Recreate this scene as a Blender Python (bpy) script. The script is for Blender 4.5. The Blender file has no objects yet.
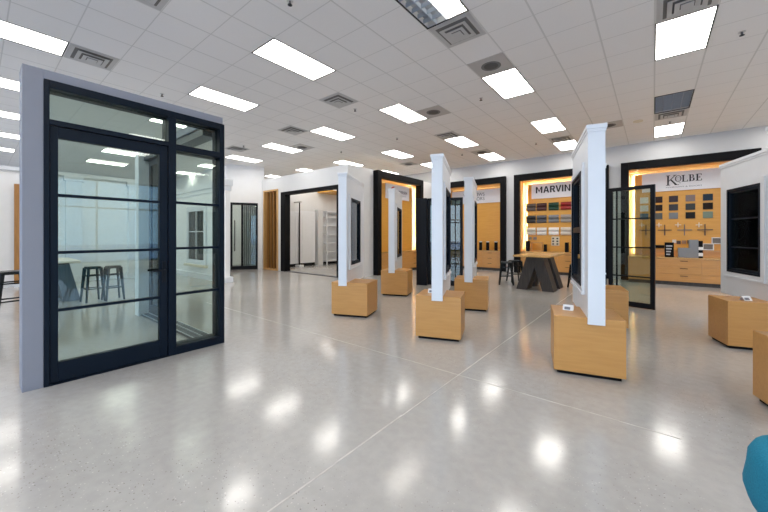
import bpy, bmesh, math, random
from mathutils import Vector, Matrix
from math import sin, cos, pi, radians as R
random.seed(7)
C = bpy.context.scene.collection
sc = bpy.context.scene

# ------------------------------------------------------------------ camera, world, daylight, exposure
FPX, YAW, HOR = 332.7, 0.6801, 235.1
cam_d = bpy.data.cameras.new('camera'); cam = bpy.data.objects.new('camera', cam_d); C.objects.link(cam)
cam_d.sensor_fit = 'HORIZONTAL'; cam_d.sensor_width = 36.0
cam_d.lens = FPX / 768 * 36.0
cam_d.shift_y = -(256 - HOR) / 768
cam_d.clip_start = 0.05; cam_d.clip_end = 200
cam.location = (0, 0, 1.40)
cam.rotation_euler = (R(90), 0, YAW)
sc.camera = cam

vs = sc.view_settings
sc.display_settings.display_device = 'sRGB'
vs.view_transform = 'Standard'; vs.look = 'None'; vs.gamma = 1.0; vs.use_curve_mapping = False
vs.exposure = 0.0
LAMP = 12.0          # luminance of the ceiling diffusers
DAY = 7.0           # daylight outside the storefront

world = bpy.data.worlds.new('world'); sc.world = world; world.use_nodes = True
wn = world.node_tree.nodes; wl = world.node_tree.links
bg = wn['Background']; bg.inputs[1].default_value = DAY
geo = wn.new('ShaderNodeTexCoord'); sep = wn.new('ShaderNodeSeparateXYZ'); wramp = wn.new('ShaderNodeValToRGB')
wl.new(geo.outputs['Generated'], sep.inputs[0]); wl.new(sep.outputs[2], wramp.inputs[0])
wramp.color_ramp.elements[0].position = 0.0; wramp.color_ramp.elements[0].color = (0.62, 0.74, 0.90, 1)
wramp.color_ramp.elements[1].position = 0.7; wramp.color_ramp.elements[1].color = (0.36, 0.56, 1.0, 1)
wl.new(wramp.outputs[0], bg.inputs[0])
try:
    sc.cycles.sample_clamp_indirect = 8.0
    sc.cycles.max_bounces = 10; sc.cycles.diffuse_bounces = 8; sc.cycles.glossy_bounces = 5
    sc.cycles.transparent_max_bounces = 16
    sc.cycles.caustics_reflective = False; sc.cycles.caustics_refractive = False
except Exception:
    pass

# room numbers (metres; the camera stands at x=0, y=0)
CH, WH = 4.24, 4.24
XL, XR, YF, YB = -20.5, 9.0, -7.0, 12.95
G = 0.61; GX0 = 0.02; GY0 = 2.726

def portal(name, loc, rot, sx, sy):
    l = bpy.data.lights.new(name, 'AREA'); l.shape = 'RECTANGLE'; l.size = sx; l.size_y = sy
    l.cycles.is_portal = True
    o = bpy.data.objects.new(name, l); C.objects.link(o); o.location = loc; o.rotation_euler = rot
portal('daylight_portal', (-5.75, YF - .12, 1.9), (R(90), 0, 0), 29, 3.6)
portal('daylight_portal', (XR + .12, -.5, 1.9), (R(90), 0, R(90)), 13, 3.6)

# ------------------------------------------------------------------ materials
def srgb(r, g, b):
    f = lambda c: (c / 255 / 12.92) if c / 255 <= .04045 else ((c / 255 + .055) / 1.055) ** 2.4
    return (f(r), f(g), f(b), 1)

def mat(name, col, rough=.5, metal=0, spec=.5, noise=None, bump=0.0, coat=0):
    m = bpy.data.materials.new(name); m.use_nodes = True
    n, l = m.node_tree.nodes, m.node_tree.links
    p = n['Principled BSDF']
    p.inputs['Base Color'].default_value = col
    p.inputs['Roughness'].default_value = rough
    p.inputs['Metallic'].default_value = metal
    p.inputs['Specular IOR Level'].default_value = spec
    p.inputs['Coat Weight'].default_value = coat
    sc_, amt = noise if noise else (6.0, .03)
    tc = n.new('ShaderNodeTexCoord'); nz = n.new('ShaderNodeTexNoise')
    nz.inputs['Scale'].default_value = sc_; nz.inputs['Detail'].default_value = 4
    l.new(tc.outputs['Object'], nz.inputs['Vector'])
    mr = n.new('ShaderNodeMapRange'); mr.inputs[3].default_value = 1 - amt; mr.inputs[4].default_value = 1 + amt
    l.new(nz.outputs['Fac'], mr.inputs[0])
    mx = n.new('ShaderNodeVectorMath'); mx.operation = 'SCALE'; mx.inputs[0].default_value = col[:3]
    l.new(mr.outputs[0], mx.inputs['Scale']); l.new(mx.outputs[0], p.inputs['Base Color'])
    if bump:
        b = n.new('ShaderNodeBump'); b.inputs['Strength'].default_value = bump
        l.new(nz.outputs['Fac'], b.inputs['Height']); l.new(b.outputs[0], p.inputs['Normal'])
    return m

def wood(name, c1, c2, rough=.38, axis='X', scale=1.0):
    m = bpy.data.materials.new(name); m.use_nodes = True
    n, l = m.node_tree.nodes, m.node_tree.links; p = n['Principled BSDF']
    tc = n.new('ShaderNodeTexCoord'); mp = n.new('ShaderNodeMapping')
    s = {'X': (1.2, 14, 14), 'Y': (14, 1.2, 14), 'Z': (14, 14, 1.2)}[axis]
    mp.inputs['Scale'].default_value = [v * scale for v in s]
    l.new(tc.outputs['Object'], mp.inputs[0])
    nz = n.new('ShaderNodeTexNoise'); nz.inputs['Scale'].default_value = 2.2; nz.inputs['Detail'].default_value = 6
    nz.inputs['Distortion'].default_value = .6
    l.new(mp.outputs[0], nz.inputs['Vector'])
    r = n.new('ShaderNodeValToRGB'); r.color_ramp.elements[0].position = .3; r.color_ramp.elements[1].position = .72
    r.color_ramp.elements[0].color = c1; r.color_ramp.elements[1].color = c2
    l.new(nz.outputs['Fac'], r.inputs[0]); l.new(r.outputs[0], p.inputs['Base Color'])
    p.inputs['Roughness'].default_value = rough
    return m

def emit(name, col, s):
    m = bpy.data.materials.new(name); m.use_nodes = True
    n, l = m.node_tree.nodes, m.node_tree.links; n.clear()
    e = n.new('ShaderNodeEmission'); e.inputs[0].default_value = col; e.inputs[1].default_value = s
    o = n.new('ShaderNodeOutputMaterial'); l.new(e.outputs[0], o.inputs[0]); return m

def glass(name, tint, ior=1.5, extra=0.0):
    m = bpy.data.materials.new(name); m.use_nodes = True
    n, l = m.node_tree.nodes, m.node_tree.links; n.clear()
    t = n.new('ShaderNodeBsdfTransparent'); t.inputs[0].default_value = tint
    g = n.new('ShaderNodeBsdfGlossy'); g.inputs['Roughness'].default_value = .01; g.inputs[0].default_value = (1, 1, 1, 1)
    f = n.new('ShaderNodeFresnel'); f.inputs[0].default_value = ior
    mth = n.new('ShaderNodeMath'); mth.operation = 'MULTIPLY_ADD'; mth.inputs[1].default_value = 1.0; mth.inputs[2].default_value = extra
    mx = n.new('ShaderNodeMixShader'); o = n.new('ShaderNodeOutputMaterial')
    l.new(f.outputs[0], mth.inputs[0]); l.new(mth.outputs[0], mx.inputs[0]); l.new(t.outputs[0], mx.inputs[1]); l.new(g.outputs[0], mx.inputs[2]); l.new(mx.outputs[0], o.inputs[0])
    return m

M = {}
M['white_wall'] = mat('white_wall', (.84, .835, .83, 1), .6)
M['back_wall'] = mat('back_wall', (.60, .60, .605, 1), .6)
M['white_paint'] = mat('white_paint', (.74, .755, .78, 1), .4)
M['room_white'] = mat('room_white', (.68, .68, .68, 1), .6)
M['booth_grey'] = mat('booth_grey', (.27, .28, .325, 1), .5, 0, .3)
M['black_metal'] = mat('black_metal', (.005, .006, .009, 1), .4, 0, .18)
M['navy_metal'] = mat('navy_metal', (.003, .008, .017, 1), .42, 0, .16)
M['black_paint'] = mat('black_paint', (.004, .004, .005, 1), .6, 0, .12)
M['dark_track'] = mat('dark_track', (.06, .065, .075, 1), .35, .5)
M['silver'] = mat('silver', (.62, .63, .65, 1), .3, .8)
M['chrome'] = mat('chrome', (.7, .7, .7, 1), .15, 1)
M['maple'] = wood('maple', (.53, .255, .070, 1), (.59, .30, .088, 1), .35, 'X')
M['maple_alcove'] = wood('maple_alcove', (.66, .325, .05, 1), (.72, .37, .07, 1), .4, 'X')
M['maple_v'] = wood('maple_v', (.50, .29, .10, 1), (.62, .37, .14, 1), .4, 'Z')
M['slat_wood'] = wood('slat_wood', (.30, .14, .035, 1), (.42, .20, .055, 1), .45, 'Z')
M['dark_wood'] = wood('dark_wood', (.030, .026, .024, 1), (.062, .052, .046, 1), .5, 'Z')
M['grey_table'] = wood('grey_table', (.10, .12, .16, 1), (.16, .19, .24, 1), .4, 'Z')
M['table_top'] = wood('table_top', (.50, .28, .09, 1), (.64, .39, .15, 1), .25, 'Y')
M['cream'] = mat('cream', (.72, .66, .52, 1), .4)
M['stool_metal'] = mat('stool_metal', (.008, .012, .014, 1), .3, .3)
M['cloth'] = mat('cloth', (.016, .19, .30, 1), .9, 0, .2, noise=(220, .35), bump=.35)
M['cloth_dark'] = mat('cloth_dark', (.010, .11, .19, 1), .9, 0, .2, noise=(220, .35))
M['glass_clear'] = glass('glass_clear', (.86, .92, .90, 1))
M['glass_green'] = glass('glass_green', (.72, .79, .745, 1), 1.5, .0)
M['glass_mid'] = glass('glass_mid', (.48, .60, .53, 1), 1.5, .02)
M['glass_dark'] = glass('glass_dark', (.30, .38, .36, 1), 1.5, .02)
M['glass_tinted'] = glass('glass_tinted', (.55, .66, .72, 1))
M['glass_store'] = glass('glass_store', (.92, .96, .97, 1))
M['diffuser'] = emit('diffuser', (1.0, .965, .91, 1), LAMP)
M['diffuser_dim'] = emit('diffuser_dim', (1.0, .95, .88, 1), LAMP * .45)
M['tube_on'] = emit('tube_on', (1.0, .93, .82, 1), LAMP * 1.3)
M['led'] = emit('led', (1.0, .94, .78, 1), 110.0)
M['led_top'] = emit('led_top', (1.0, .93, .76, 1), 45.0)
M['alcove_glow_wood'] = wood('alcove_glow_wood', (.74, .52, .22, 1), (.78, .57, .26, 1), .45, 'Z')  # maple lightened so the strips' yellow-white glow is partly in its colour
M['led_soft'] = emit('led_soft', (1.0, .90, .70, 1), 9.0)
M['sign_white'] = mat('sign_white', (.80, .80, .84, 1), .4)
M['ink'] = mat('ink', (.012, .012, .018, 1), .5)
M['ink_grey'] = mat('ink_grey', (.18, .18, .20, 1), .5)
M['ink_soft'] = mat('ink_soft', (.40, .41, .45, 1), .5)
M['red'] = mat('red', (.60, .03, .03, 1), .5)
M['louvre'] = mat('louvre', (.50, .55, .62, 1), .35, .3)
M['duct_dark'] = mat('duct_dark', (.035, .035, .035, 1), .9)
M['duct_mid'] = mat('duct_mid', (.19, .185, .18, 1), .9)
M['vent_grey'] = mat('vent_grey', (.50, .49, .48, 1), .6)
M['vent_white'] = mat('vent_white', (.56, .56, .56, 1), .5)
M['paper'] = mat('paper', (.85, .85, .85, 1), .6)
M['brass'] = mat('brass', (.35, .26, .12, 1), .35, .8)

def floor_mat():
    m = bpy.data.materials.new('polished_concrete'); m.use_nodes = True
    n, l = m.node_tree.nodes, m.node_tree.links; p = n['Principled BSDF']
    tc = n.new('ShaderNodeTexCoord')
    def noise(s, d=4):
        z = n.new('ShaderNodeTexNoise'); z.inputs['Scale'].default_value = s; z.inputs['Detail'].default_value = d
        l.new(tc.outputs['Object'], z.inputs['Vector']); return z
    def ramp(src, p0, c0, p1, c1):
        r = n.new('ShaderNodeValToRGB'); e = r.color_ramp.elements
        e[0].position = p0; e[0].color = c0; e[1].position = p1; e[1].color = c1
        l.new(src, r.inputs[0]); return r
    def mix(f, a, b, mode='MIX'):
        x = n.new('ShaderNodeMixRGB'); x.blend_type = mode
        if isinstance(f, float): x.inputs[0].default_value = f
        else: l.new(f, x.inputs[0])
        for i, v in ((1, a), (2, b)):
            if isinstance(v, tuple): x.inputs[i].default_value = v
            else: l.new(v, x.inputs[i])
        return x
    big = ramp(noise(.55, 6).outputs['Fac'], .3, (.41, .39, .365, 1), .7, (.48, .46, .435, 1))
    fine = ramp(noise(14, 5).outputs['Fac'], .35, (.95, .95, .95, 1), .65, (1.03, 1.03, 1.03, 1))
    c = mix(1.0, big.outputs[0], fine.outputs[0], 'MULTIPLY')
    # exposed aggregate: small chips, denser in patches
    vo = n.new('ShaderNodeTexVoronoi'); vo.inputs['Scale'].default_value = 60; l.new(tc.outputs['Object'], vo.inputs['Vector'])
    chip = ramp(vo.outputs['Distance'], .16, (1, 1, 1, 1), .26, (0, 0, 0, 1))
    patch = ramp(noise(.8, 3).outputs['Fac'], .44, (.12, .12, .12, 1), .60, (1, 1, 1, 1))
    sel = n.new('ShaderNodeSeparateColor'); l.new(vo.outputs['Color'], sel.inputs[0])
    pick = ramp(sel.outputs[0], .50, (0, 0, 0, 1), .54, (1, 1, 1, 1))
    k = mix(1.0, chip.outputs[0], patch.outputs[0], 'MULTIPLY'); k = mix(1.0, k.outputs[0], pick.outputs[0], 'MULTIPLY')
    chipcol = ramp(sel.outputs[1], .3, (.20, .18, .16, 1), .7, (.66, .62, .58, 1))
    c = mix(k.outputs[0], c.outputs[0], chipcol.outputs[0])
    l.new(c.outputs[0], p.inputs['Base Color'])
    rr = n.new('ShaderNodeMapRange'); rr.inputs[3].default_value = .10; rr.inputs[4].default_value = .17
    l.new(noise(1.3, 4).outputs['Fac'], rr.inputs[0]); l.new(rr.outputs[0], p.inputs['Roughness'])
    p.inputs['Specular IOR Level'].default_value = .62
    b = n.new('ShaderNodeBump'); b.inputs['Strength'].default_value = .02; b.inputs['Distance'].default_value = .02
    l.new(noise(3.5, 2).outputs['Fac'], b.inputs['Height']); l.new(b.outputs[0], p.inputs['Normal'])
    return m
M['floor'] = floor_mat()

def ceiling_mat():
    m = bpy.data.materials.new('ceiling_tiles'); m.use_nodes = True
    n, l = m.node_tree.nodes, m.node_tree.links; p = n['Principled BSDF']
    tc = n.new('ShaderNodeTexCoord'); sp = n.new('ShaderNodeSeparateXYZ'); l.new(tc.outputs['Object'], sp.inputs[0])
    def grid(out, off, w):
        a = n.new('ShaderNodeMath'); a.operation = 'SUBTRACT'; a.inputs[1].default_value = off; l.new(out, a.inputs[0])
        d = n.new('ShaderNodeMath'); d.operation = 'DIVIDE'; d.inputs[1].default_value = G; l.new(a.outputs[0], d.inputs[0])
        r = n.new('ShaderNodeMath'); r.operation = 'ROUND'; l.new(d.outputs[0], r.inputs[0])
        s = n.new('ShaderNodeMath'); s.operation = 'SUBTRACT'; l.new(d.outputs[0], s.inputs[0]); l.new(r.outputs[0], s.inputs[1])
        b = n.new('ShaderNodeMath'); b.operation = 'ABSOLUTE'; l.new(s.outputs[0], b.inputs[0])
        c = n.new('ShaderNodeMath'); c.operation = 'LESS_THAN'; c.inputs[1].default_value = w; l.new(b.outputs[0], c.inputs[0])
        return c
    gx = grid(sp.outputs[0], GX0, .018); gy = grid(sp.outputs[1], GY0, .011)
    mx = n.new('ShaderNodeMath'); mx.operation = 'MAXIMUM'; l.new(gx.outputs[0], mx.inputs[0]); l.new(gy.outputs[0], mx.inputs[1])
    nz = n.new('ShaderNodeTexNoise'); nz.inputs['Scale'].default_value = 60; l.new(tc.outputs['Object'], nz.inputs['Vector'])
    r = n.new('ShaderNodeValToRGB'); r.color_ramp.elements[0].color = (.86, .855, .85, 1); r.color_ramp.elements[1].color = (.90, .895, .89, 1)
    l.new(nz.outputs['Fac'], r.inputs[0])
    c = n.new('ShaderNodeMixRGB'); l.new(mx.outputs[0], c.inputs[0]); l.new(r.outputs[0], c.inputs[1]); c.inputs[2].default_value = (.70, .70, .69, 1)
    l.new(c.outputs[0], p.inputs['Base Color']); p.inputs['Roughness'].default_value = .8
    return m
M['ceiling'] = ceiling_mat()

# ------------------------------------------------------------------ mesh helpers
class MB:
    def __init__(s): s.bm = bmesh.new()
    def hexa(s, v):
        q = [s.bm.verts.new(p) for p in v]
        for f in ((3, 2, 1, 0), (4, 5, 6, 7), (0, 1, 5, 4), (1, 2, 6, 5), (2, 3, 7, 6), (3, 0, 4, 7)):
            s.bm.faces.new([q[i] for i in f])
        return s
    def box(s, x0, x1, y0, y1, z0, z1):
        if x0 > x1: x0, x1 = x1, x0
        if y0 > y1: y0, y1 = y1, y0
        if z0 > z1: z0, z1 = z1, z0
        return s.hexa([(x0, y0, z0), (x1, y0, z0), (x1, y1, z0), (x0, y1, z0), (x0, y0, z1), (x1, y0, z1), (x1, y1, z1), (x0, y1, z1)])
    def quad(s, *p):
        s.bm.faces.new([s.bm.verts.new(q) for q in p]); return s
    def prism(s, pts, axis, a, b):
        """pts: outline in the two other axes (in order), extruded from a to b along axis"""
        def P(u, v, w): return {'x': (w, u, v), 'y': (u, w, v), 'z': (u, v, w)}[axis]
        A = [s.bm.verts.new(P(u, v, a)) for u, v in pts]; B = [s.bm.verts.new(P(u, v, b)) for u, v in pts]
        s.bm.faces.new(A); s.bm.faces.new(B[::-1]); n = len(pts)
        for i in range(n): s.bm.faces.new([A[i], B[i], B[(i + 1) % n], A[(i + 1) % n]])
        return s
    def loft(s, rings, caps=True):
        vs_ = [[s.bm.verts.new(p) for p in r] for r in rings]; n = len(rings[0])
        for a, b in zip(vs_, vs_[1:]):
            for i in range(n): s.bm.faces.new([a[i], a[(i + 1) % n], b[(i + 1) % n], b[i]])
        if caps: s.bm.faces.new(vs_[0][::-1]); s.bm.faces.new(vs_[-1])
        return s
    def cyl(s, p0, p1, r0, r1=None, n=12):
        r1 = r0 if r1 is None else r1
        p0, p1 = Vector(p0), Vector(p1); d = (p1 - p0).normalized()
        u = d.orthogonal().normalized(); v = d.cross(u)
        return s.loft([[p + (u * cos(2 * pi * i / n) + v * sin(2 * pi * i / n)) * r for i in range(n)] for p, r in ((p0, r0), (p1, r1))])
    def bar(s, p0, p1, w, d, up=(0, 0, 1), w1=None, d1=None):
        """rectangular bar tapering from w x d to w1 x d1"""
        w1 = w if w1 is None else w1; d1 = d if d1 is None else d1
        p0, p1 = Vector(p0), Vector(p1); a = (p1 - p0).normalized(); u = a.cross(Vector(up))
        u = u.normalized() if u.length > 1e-4 else Vector((1, 0, 0)); v = u.cross(a)
        return s.loft([[p + u * sx * ww / 2 + v * sy * dd / 2 for sx, sy in ((-1, -1), (1, -1), (1, 1), (-1, 1))] for p, ww, dd in ((p0, w, d), (p1, w1, d1))])
    def build(s, name, m, parent=None, bevel=0, smooth=False):
        bmesh.ops.recalc_face_normals(s.bm, faces=s.bm.faces)
        me = bpy.data.meshes.new(name); s.bm.to_mesh(me); s.bm.free()
        if smooth:
            for f in me.polygons: f.use_smooth = True
        me.materials.append(M[m] if isinstance(m, str) else m)
        o = bpy.data.objects.new(name, me); C.objects.link(o)
        if parent: o.parent = parent
        if bevel:
            b = o.modifiers.new('bevel', 'BEVEL'); b.width = bevel; b.segments = 2; b.limit_method = 'ANGLE'
        return o

def tag(o, label=None, cat=None, group=None, kind=None):
    if label: o['label'] = label
    if cat: o['category'] = cat
    if group: o['group'] = group
    if kind: o['kind'] = kind
    return o
def thing(name, label, cat, loc=(0, 0, 0), rz=0, group=None):
    o = bpy.data.objects.new(name, None); C.objects.link(o); o.empty_display_size = .1
    o.location = loc; o.rotation_euler = (0, 0, rz)
    return tag(o, label, cat, group)
def struct(name, mb, m, label=None, cat='wall'):
    return tag(mb.build(name, m), label, cat, None, 'structure')
def copy_tree(o, parent=None):
    c = o.copy(); C.objects.link(c)
    if parent: c.parent = parent
    for ch in list(o.children): copy_tree(ch, c)
    return c
def frame_rect(mb, axis, c0, c1, a0, a1, z0, z1, w, wb=None, wt=None):
    """four-sided rectangular frame; axis = the direction of thickness ('x' or 'y'), c0..c1 thickness, a0..a1 span, w border"""
    wb = w if wb is None else wb; wt = w if wt is None else wt
    def b(p, q, r, t):
        if axis == 'x': mb.box(c0, c1, p, q, r, t)
        else: mb.box(p, q, c0, c1, r, t)
    b(a0, a0 + w, z0, z1); b(a1 - w, a1, z0, z1)
    b(a0 + w, a1 - w, z1 - wt, z1)
    if wb: b(a0 + w, a1 - w, z0, z0 + wb)
    return mb
def text_mesh(name, s, size, m, parent, loc, rot, width=None, depth=.004, bold=0.0, align='LEFT', height=None):
    cu = bpy.data.curves.new(name, 'FONT'); cu.body = s; cu.size = size; cu.extrude = depth; cu.offset = bold; cu.align_x = align
    t = bpy.data.objects.new(name, cu); C.objects.link(t)
    dg = bpy.context.evaluated_depsgraph_get(); dg.update()
    me = bpy.data.meshes.new_from_object(t.evaluated_get(dg))
    bpy.data.objects.remove(t)
    xs = [v.co.x for v in me.vertices]; ys = [v.co.y for v in me.vertices]
    sx = width / (max(xs) - min(xs)) if width else 1
    sy = height / (max(ys) - min(ys)) if height else sx
    x0, y0 = min(xs), min(ys)
    for v in me.vertices:
        if width: v.co.x = (v.co.x - x0) * sx
        if width or height: v.co.y = (v.co.y - y0) * sy
    me.materials.clear(); me.materials.append(M[m])
    o = bpy.data.objects.new(name, me); C.objects.link(o); o.parent = parent; o.location = loc; o.rotation_euler = rot
    return o

# ------------------------------------------------------------------ the shell
struct('floor', MB().box(XL, XR, YF, YB + .1, -.1, 0), 'floor', 'polished grey concrete floor', 'floor')
j = MB()
y = YF
while y < YB - .3:      # control joint running away from the camera, a slightly uneven filled saw cut
    y2 = min(y + .35, YB - .2); w = .004 + .003 * random.random(); dx = random.uniform(-.003, .003)
    j.box(-1.515 - w + dx, -1.515 + w + dx, y, y2, -.001, .0012); y = y2
x = -7.2
while x < -.1:
    x2 = x + .35; w = .003 + .002 * random.random(); dy = random.uniform(-.003, .003)
    j.box(x, x2, 3.06 - w + dy, 3.06 + w + dy, -.001, .0012); x = x2
M['joint'] = mat('joint', (.55, .52, .48, 1), .4, noise=(9, .5))
struct('trim_1', j, 'joint', 'pale filled saw cut joints crossing in the concrete floor', 'trim')

# fixtures cut into the ceiling grid -------------------------------------------------
COLS = [.5 - 4 * k for k in range(-3, 8)]
ROWS = [-9, -4, 1, 6, 11, 15]
fix = []
for c in COLS:
    for r in ROWS:
        x0 = GX0 + (c - .5) * G; y0 = GY0 + (r - 1) * G
        if x0 < XL + .5 or x0 + G > XR - .3: continue
        kind = 'lit'
        if c == .5 and r == 11: kind = 'off'
        if c == -3.5 and r == 1: kind = 'half'
        if c == -7.5 and r == 6: kind = 'strips'
        if c == .5 and r == 1: kind = 'off'
        fix.append((c, r, x0, y0, kind))
holes = set()
for c, r, x0, y0, kind in fix:
    i = round((x0 - GX0) / G); jj = round((y0 - GY0) / G)
    holes.add((i, jj)); holes.add((i, jj + 1))
cm = MB()
i0, i1 = math.floor((XL - GX0) / G), math.ceil((XR - GX0) / G)
j0, j1 = math.floor((YF - GY0) / G), math.ceil((YB - GY0) / G)
grid_v = {}
def gv(i, jj):
    if (i, jj) not in grid_v:
        grid_v[(i, jj)] = cm.bm.verts.new((min(max(GX0 + i * G, XL), XR), min(max(GY0 + jj * G, YF), YB + .1), CH))
    return grid_v[(i, jj)]
for i in range(i0, i1):
    for jj in range(j0, j1):
        if (i, jj) in holes: continue
        cm.bm.faces.new([gv(i, jj), gv(i, jj + 1), gv(i + 1, jj + 1), gv(i + 1, jj)])
me = bpy.data.meshes.new('ceiling'); cm.bm.to_mesh(me); cm.bm.free(); me.materials.append(M['ceiling'])
tag(bpy.data.objects.new('ceiling', me), 'suspended ceiling of square off white tiles', 'ceiling', None, 'structure')
C.objects.link(bpy.data.objects['ceiling'])
struct('trim_2', MB().box(XL - .1, XR + .1, YF - .1, YB + .7, CH + .16, CH + .2), 'white_wall', 'roof deck over the suspended ceiling', 'ceiling')

# walls
struct('wall_left', MB().box(XL - .1, XL, YF, YB, 0, CH + .16), 'white_wall', 'far white side wall', 'wall')
# back wall with three recessed alcoves cut out of it
ALC = {'fourth': (-7.37, -4.40), 'middle': (-4.08, -1.11), 'last': (-.79, 2.18)}
ND = .50; FW = .20; AZ = 3.42
bw = MB()
xs = [XL]
for k in ('fourth', 'middle', 'last'): xs += [ALC[k][0] + .1, ALC[k][1] - .1]
xs.append(XR)
for a, b in zip(xs[0::2], xs[1::2]): bw.box(a, b, YB, YB + .1, 0, CH + .16)
for k in ALC.values(): bw.box(k[0] + .1, k[1] - .1, YB, YB + .1, 3.5, CH + .16)
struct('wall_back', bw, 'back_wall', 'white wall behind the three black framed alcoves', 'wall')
struct('floor_alcove', MB().box(-7.4, 2.3, YB + .1, YB + ND + .2, -.1, 0), 'floor', 'concrete floor inside the alcoves', 'floor')
# storefront behind the camera and at its side: piers, glass, mullions
def storefront(tagname, axis, pos, a0, a1, n):
    s = 1 if pos > 0 else -1
    w = MB(); f = MB(); g = MB()
    def bx(mb, p, q, r, t, th0, th1):
        c0, c1 = pos + s * th0, pos + s * th1
        (mb.box(c0, c1, p, q, r, t) if axis == 'x' else mb.box(p, q, c0, c1, r, t))
    return bx, w, f, g
bx, w, f, g = storefront('rear', 'y', YF, XL, XR, 0)
bx(w, XL, XR, 3.7, CH + .16, 0, .2); bx(w, XL, XR, 0, .25, 0, .2)
bx(w, XL, XL + .5, .25, 3.7, 0, .2); bx(w, XR - .6, XR, .25, 3.7, 0, .2); bx(w, -6.4, -5.6, .25, 3.7, 0, .2)
struct('wall_rear', w, 'white_wall', 'white storefront wall behind the viewer', 'wall')
n = 18; span = (XR - .6) - (XL + .5)
for k in range(n + 1):
    xx = XL + .5 + span * k / n; bx(f, xx - .03, xx + .03, .25, 3.7, .02, .14)
bx(f, XL + .5, XR - .6, .25, .32, .02, .14); bx(f, XL + .5, XR - .6, 3.62, 3.7, .02, .14); bx(f, XL + .5, XR - .6, 2.5, 2.56, .02, .14)
wf = tag(f.build('window_1', 'black_metal'), 'long storefront window behind the viewer', 'window', None, 'structure')
bx(g, XL + .5, XR - .6, .3, 3.65, .07, .08); g.build('window_glass', 'glass_store', wf)
bx, w, f, g = storefront('side', 'x', XR, 0, 0, 0)
bx(w, YF, YB + .1, 3.7, CH + .16, 0, .2); bx(w, YF, YB, 0, .25, 0, .2); bx(w, YF, -6.5, .25, 3.7, 0, .2); bx(w, 6, YB + .1, .25, 3.7, 0, .2)
struct('wall_right', w, 'white_wall', 'white side wall with storefront glazing', 'wall')
for k in range(10):
    yy = -6.5 + 12.5 * k / 9; bx(f, yy - .03, yy + .03, .25, 3.7, .02, .14)
bx(f, -6.5, 6, .25, .32, .02, .14); bx(f, -6.5, 6, 3.62, 3.7, .02, .14); bx(f, -6.5, 6, 2.5, 2.56, .02, .14)
wf = tag(f.build('window_2', 'black_metal'), 'storefront window in the side wall', 'window', None, 'structure')
bx(g, -6.5, 6, .3, 3.65, .07, .08); g.build('window_glass', 'glass_tinted', wf)
pv = mat('pavement', (.48, .48, .48, 1), .8); 
struct('floor_outside', MB().box(-60, 60, -60, YF - .25, -.3, -.12).box(XR + .25, 60, YF - .25, 40, -.3, -.12), pv, 'pavement outside the storefront', 'ground')

# left partition (low white wall) with pilasters and crown
struct('wall_partition', MB().box(-13.7, -13.5, -3.5, 3.6, 0, 3.15), 'white_wall', 'low white partition beyond the seating area', 'wall')
t = MB().box(-13.78, -13.42, -3.55, 3.65, 3.15, 3.24)
for yy in (-.6, .15, 1.9, 3.4): t.box(-13.5, -13.40, yy - .18, yy + .18, 0, 3.15).box(-13.5, -13.36, yy - .22, yy + .22, 3.0, 3.15).box(-13.5, -13.36, yy - .22, yy + .22, 0, .2)
struct('trim_3', t, 'white_paint', 'white pilasters and crown along the low partition', 'trim')
struct('baseboard_partition', MB().box(-13.5, -13.47, -3.5, 3.6, 0, .14), 'white_paint', 'white baseboard of the low partition', 'trim')

# pier partition seen just past the glass booth
struct('wall_pier', MB().box(-14.2, -9.80, 4.68, 4.82, 0, 2.95), 'white_wall', 'white partition end beside the glass booth', 'wall')
struct('trim_4', MB().box(-14.2, -9.74, 4.62, 4.88, 2.86, 3.05).box(-14.2, -9.77, 4.65, 4.85, 2.72, 2.86).box(-14.2, -9.72, 4.60, 4.88, 0, .16), 'white_paint', 'white crown and base moulding of the partition end', 'trim')
wd = thing('casement_window', 'white cased window hung on the partition behind the glass booth', 'window', (-11.75, 4.68, 0))
frame_rect(MB(), 'y', -.06, 0, -.75, .75, .44, 2.34, .10).build('window_casing', 'white_paint', wd)
frame_rect(MB(), 'y', -.05, -.01, -.64, .64, .54, 2.24, .05).box(-.02, .02, -.04, -.015, .55, 2.2).box(-.64, .64, -.04, -.015, 1.5, 1.53).build('sash', 'white_paint', wd)
MB().box(-.62, .62, -.03, -.02, .56, 2.22).build('glass_pane', 'glass_dark', wd)
MB().box(-.8, .8, -.12, 0, .36, .44).build('window_sill', 'cream', wd)

# pavilion: the white room-in-a-room
PZ = 3.68; PY = 7.55; PX0 = -12.62; PX1 = -7.60
pw = MB()
pw.box(PX0, -12.50, PY, PY + .2, 0, PZ).box(-12.50, -11.45, PY, PY + .2, 3.22, PZ)
pw.box(-11.45, -11.26, PY, PY + .2, 0, PZ).box(-11.26, -8.02, PY, PY + .2, 3.06, PZ).box(-8.02, PX1, PY, PY + .2, 0, PZ)
struct('wall_pavilion_front', pw, 'room_white', 'white front of the inner room around the black framed opening', 'wall')
struct('wall_pavilion_side', MB().box(PX1 - .2, PX1, PY + .2, 8.98, 0, PZ).box(PX1 - .2, PX1, 8.98, 11.56, 3.5, PZ).box(PX1 - .2, PX1, 11.56, YB, 0, PZ), 'room_white', 'white side of the inner room facing the window stands', 'wall')
struct('wall_pavilion_left', MB().box(PX0, PX0 + .12, PY + .2, YB, 0, PZ), 'room_white', 'white inner wall of the inner room', 'wall')
struct('baseboard_pavilion', MB().box(-12.50, -12.46, PY + .3, YB - .02, 0, .11), 'black_paint', 'dark base strip inside the inner room', 'trim')
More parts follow.
